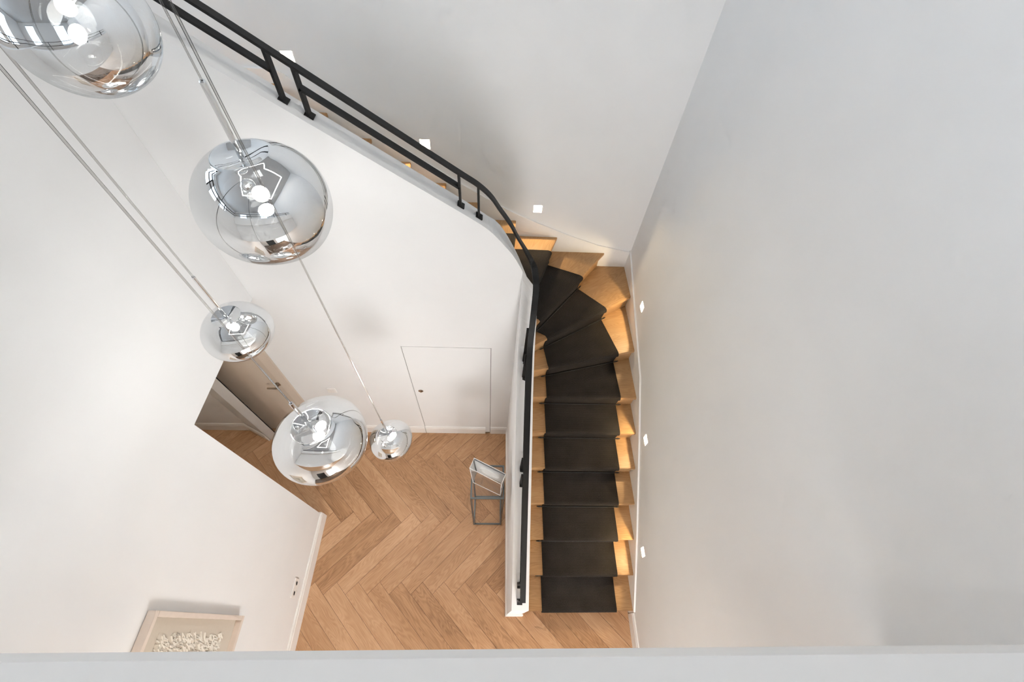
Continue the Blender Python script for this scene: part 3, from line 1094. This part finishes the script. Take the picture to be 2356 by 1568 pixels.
# ------------------------------------------------------------------ pedestal and acrylic block
px0, px1, py0, py1, pz = -0.169, 0.117, 0.901, 1.187, 1.04
ped = empty('pedestal', (-0.026, 1.044, 0))
tag(ped, 'tall slim gunmetal open frame pedestal standing by the stair wall', 'pedestal')
b = 0.0145
for (x, y) in ((px0, py0), (px1 - b, py0), (px0, py1 - b), (px1 - b, py1 - b)):
    MB().box(x, x + b, y, y + b, 0, pz - b).build('leg', M['steel'], ped, bevel=0.001)
for z in (pz - b, 0.012):
    for y in (py0, py1 - b):
        MB().box(px0 + b * (z < 0.5), px1 - b * (z < 0.5), y, y + b, z, z + b).build('crossbar', M['steel'], ped, bevel=0.001)
    for x in (px0, px1 - b):
        MB().box(x, x + b, py0 + b, py1 - b, z, z + b).build('crossbar', M['steel'], ped, bevel=0.001)
MB().box(px0 + b, px1 - b, py0 + b, py1 - b, pz - 0.008, pz - 0.002).build('glass_top', M['acrylic'], ped)

blk = empty('acrylic_block', (-0.026, 1.05, pz))
tag(blk, 'clear acrylic block with a frosted white oval inside, standing on the pedestal', 'sculpture')
zb_, zt_ = pz + 0.0035, pz + 0.1875
bot = [(-0.150, 1.035), (0.082, 0.930), (0.112, 1.035), (-0.120, 1.140)]
top_ = [(-0.176, 1.098), (0.086, 0.968), (0.121, 1.052), (-0.142, 1.182)]
v = [(x, y, zb_) for x, y in bot] + [(x, y, zt_) for x, y in top_]
MB().add(v, [(3, 2, 1, 0), (4, 5, 6, 7), (0, 1, 5, 4), (1, 2, 6, 5), (2, 3, 7, 6), (3, 0, 4, 7)]).build('block', M['acrylic'], blk, bevel=0.002)
for (i, j) in ((0, 1), (1, 2), (2, 3), (3, 0), (4, 5), (5, 6), (6, 7), (7, 4), (0, 4), (1, 5), (2, 6), (3, 7)):
    MB().tube([v[i], v[j]], 0.0028, 6).build('edge_highlight', M['plastic'], blk, smooth=True)  # white tubes painting the bright highlights along the block's edges
# frosted back plate with an engraved oval
A, Bv, Cv, Dv = Vector(v[3]), Vector(v[2]), Vector(v[6]), Vector(v[7])
inn = (Vector(v[0]) - Vector(v[3])).normalized()
q = [p + inn * 0.012 + ((A + Bv + Cv + Dv) / 4 - p) * 0.04 for p in (A, Bv, Cv, Dv)]
MB().extrude(q, inn * 0.003).build('frosted_plate', M['frost'], blk)
cen = sum(q, Vector()) / 4
eu, ev = (q[1] - q[0]).normalized(), (q[3] - q[0]).normalized()
tb = []
for k in range(33):
    a = 2 * math.pi * k / 32
    tb.append(cen + inn * 0.006 + eu * (0.085 * math.cos(a)) + ev * (0.038 * math.sin(a)))
MB().tube(tb, 0.004, 6, caps=False).build('oval_engraving', M['plastic'], blk, smooth=True)

# ------------------------------------------------------------------ picture, socket, switch
pic = empty('framed_picture', (WL, -0.3, 1.6))
tag(pic, 'pale wooden framed paper relief on the hall wall, half hidden by the parapet', 'picture')
fy0, fy1, fz0, fz1, fd, fw = -0.62, 0.092, 1.165, 2.085, 0.045, 0.026
for (a0, a1, b0, b1) in ((fy0, fy1, fz0, fz0 + fw), (fy0, fy1, fz1 - fw, fz1), (fy0, fy0 + fw, fz0 + fw, fz1 - fw), (fy1 - fw, fy1, fz0 + fw, fz1 - fw)):
    MB().box(WL + 0.002, WL + fd, a0, a1, b0, b1).build('frame_bar', M['frame_wood'], pic, bevel=0.0015)
MB().box(WL + 0.003, WL + 0.008, fy0 + fw, fy1 - fw, fz0 + fw, fz1 - fw).build('mount', M['mat_board'], pic)
art = MB()
ay0, ay1, az0, az1 = -0.54, 0.0, 1.30, 1.94
for i in range(1700):
    y, z = RND.uniform(ay0 + 0.01, ay1 - 0.01), RND.uniform(az0 + 0.01, az1 - 0.01)
    a = RND.gauss(math.radians(62), 0.35)
    L_ = RND.uniform(0.018, 0.045)
    dy, dz = math.cos(a) * L_ / 2, math.sin(a) * L_ / 2
    w = 0.0016
    n_ = (-math.sin(a) * w, math.cos(a) * w)
    h_ = RND.uniform(0.004, 0.009)
    x_ = WL + 0.0085
    art.add([(x_, y - dy - n_[0], z - dz - n_[1]), (x_, y + dy - n_[0], z + dz - n_[1]), (x_ + h_, y + dy, z + dz), (x_ + h_, y - dy, z - dz),
             (x_, y - dy + n_[0], z - dz + n_[1]), (x_, y + dy + n_[0], z + dz + n_[1])], [(0, 1, 2, 3), (3, 2, 5, 4)])
ro = art.build('paper_strips', M['relief'], pic, recalc=False)
ro['kind'] = 'stuff'
MB().box(WL + 0.0082, WL + 0.0088, ay0, ay1, az0, az1).build('relief_ground', M['mat_board'], pic)

sk = empty('wall_socket', (WL, 0.315, 0.33))
tag(sk, 'white double power socket low on the hall wall', 'socket')
MB().box(WL, WL + 0.0095, 0.240, 0.390, 0.287, 0.373).build('cover_plate', M['plastic'], sk, bevel=0.002)
for y in (0.277, 0.352):
    n = 24
    cup = MB()
    prof = [(0.0195, 0.0105), (0.0175, 0.0105), (0.017, 0.0095), (0.001, 0.0095)]
    for (r, d_) in prof:
        for k in range(n):
            cup.v.append((WL + d_, y + r * math.cos(2 * math.pi * k / n), 0.33 + r * math.sin(2 * math.pi * k / n)))
    for i in range(3):
        for k in range(n):
            cup.f.append((i * n + k, i * n + (k + 1) % n, (i + 1) * n + (k + 1) % n, (i + 1) * n + k))
    so_ = cup.build('socket_well', M['plastic'], sk)
    for s_ in (-0.007, 0.007):
        hb = MB().tube([(WL + 0.009, y + s_, 0.33), (WL + 0.0102, y + s_, 0.33)], 0.0045, 10)
        hb.build('pin_hole', M['dark'], so_)

sw = empty('light_switch', (-1.554, DW, 1.0))
tag(sw, 'white square light switch on the wall under the stairs', 'switch')
MB().box(-1.595, -1.513, DW - 0.010, DW, 0.96, 1.042).build('cover_plate', M['plastic'], sw, bevel=0.002)
MB().box(-1.587, -1.521, DW - 0.014, DW - 0.010, 0.968, 1.034).build('rocker', M['plastic'], sw, bevel=0.0015)
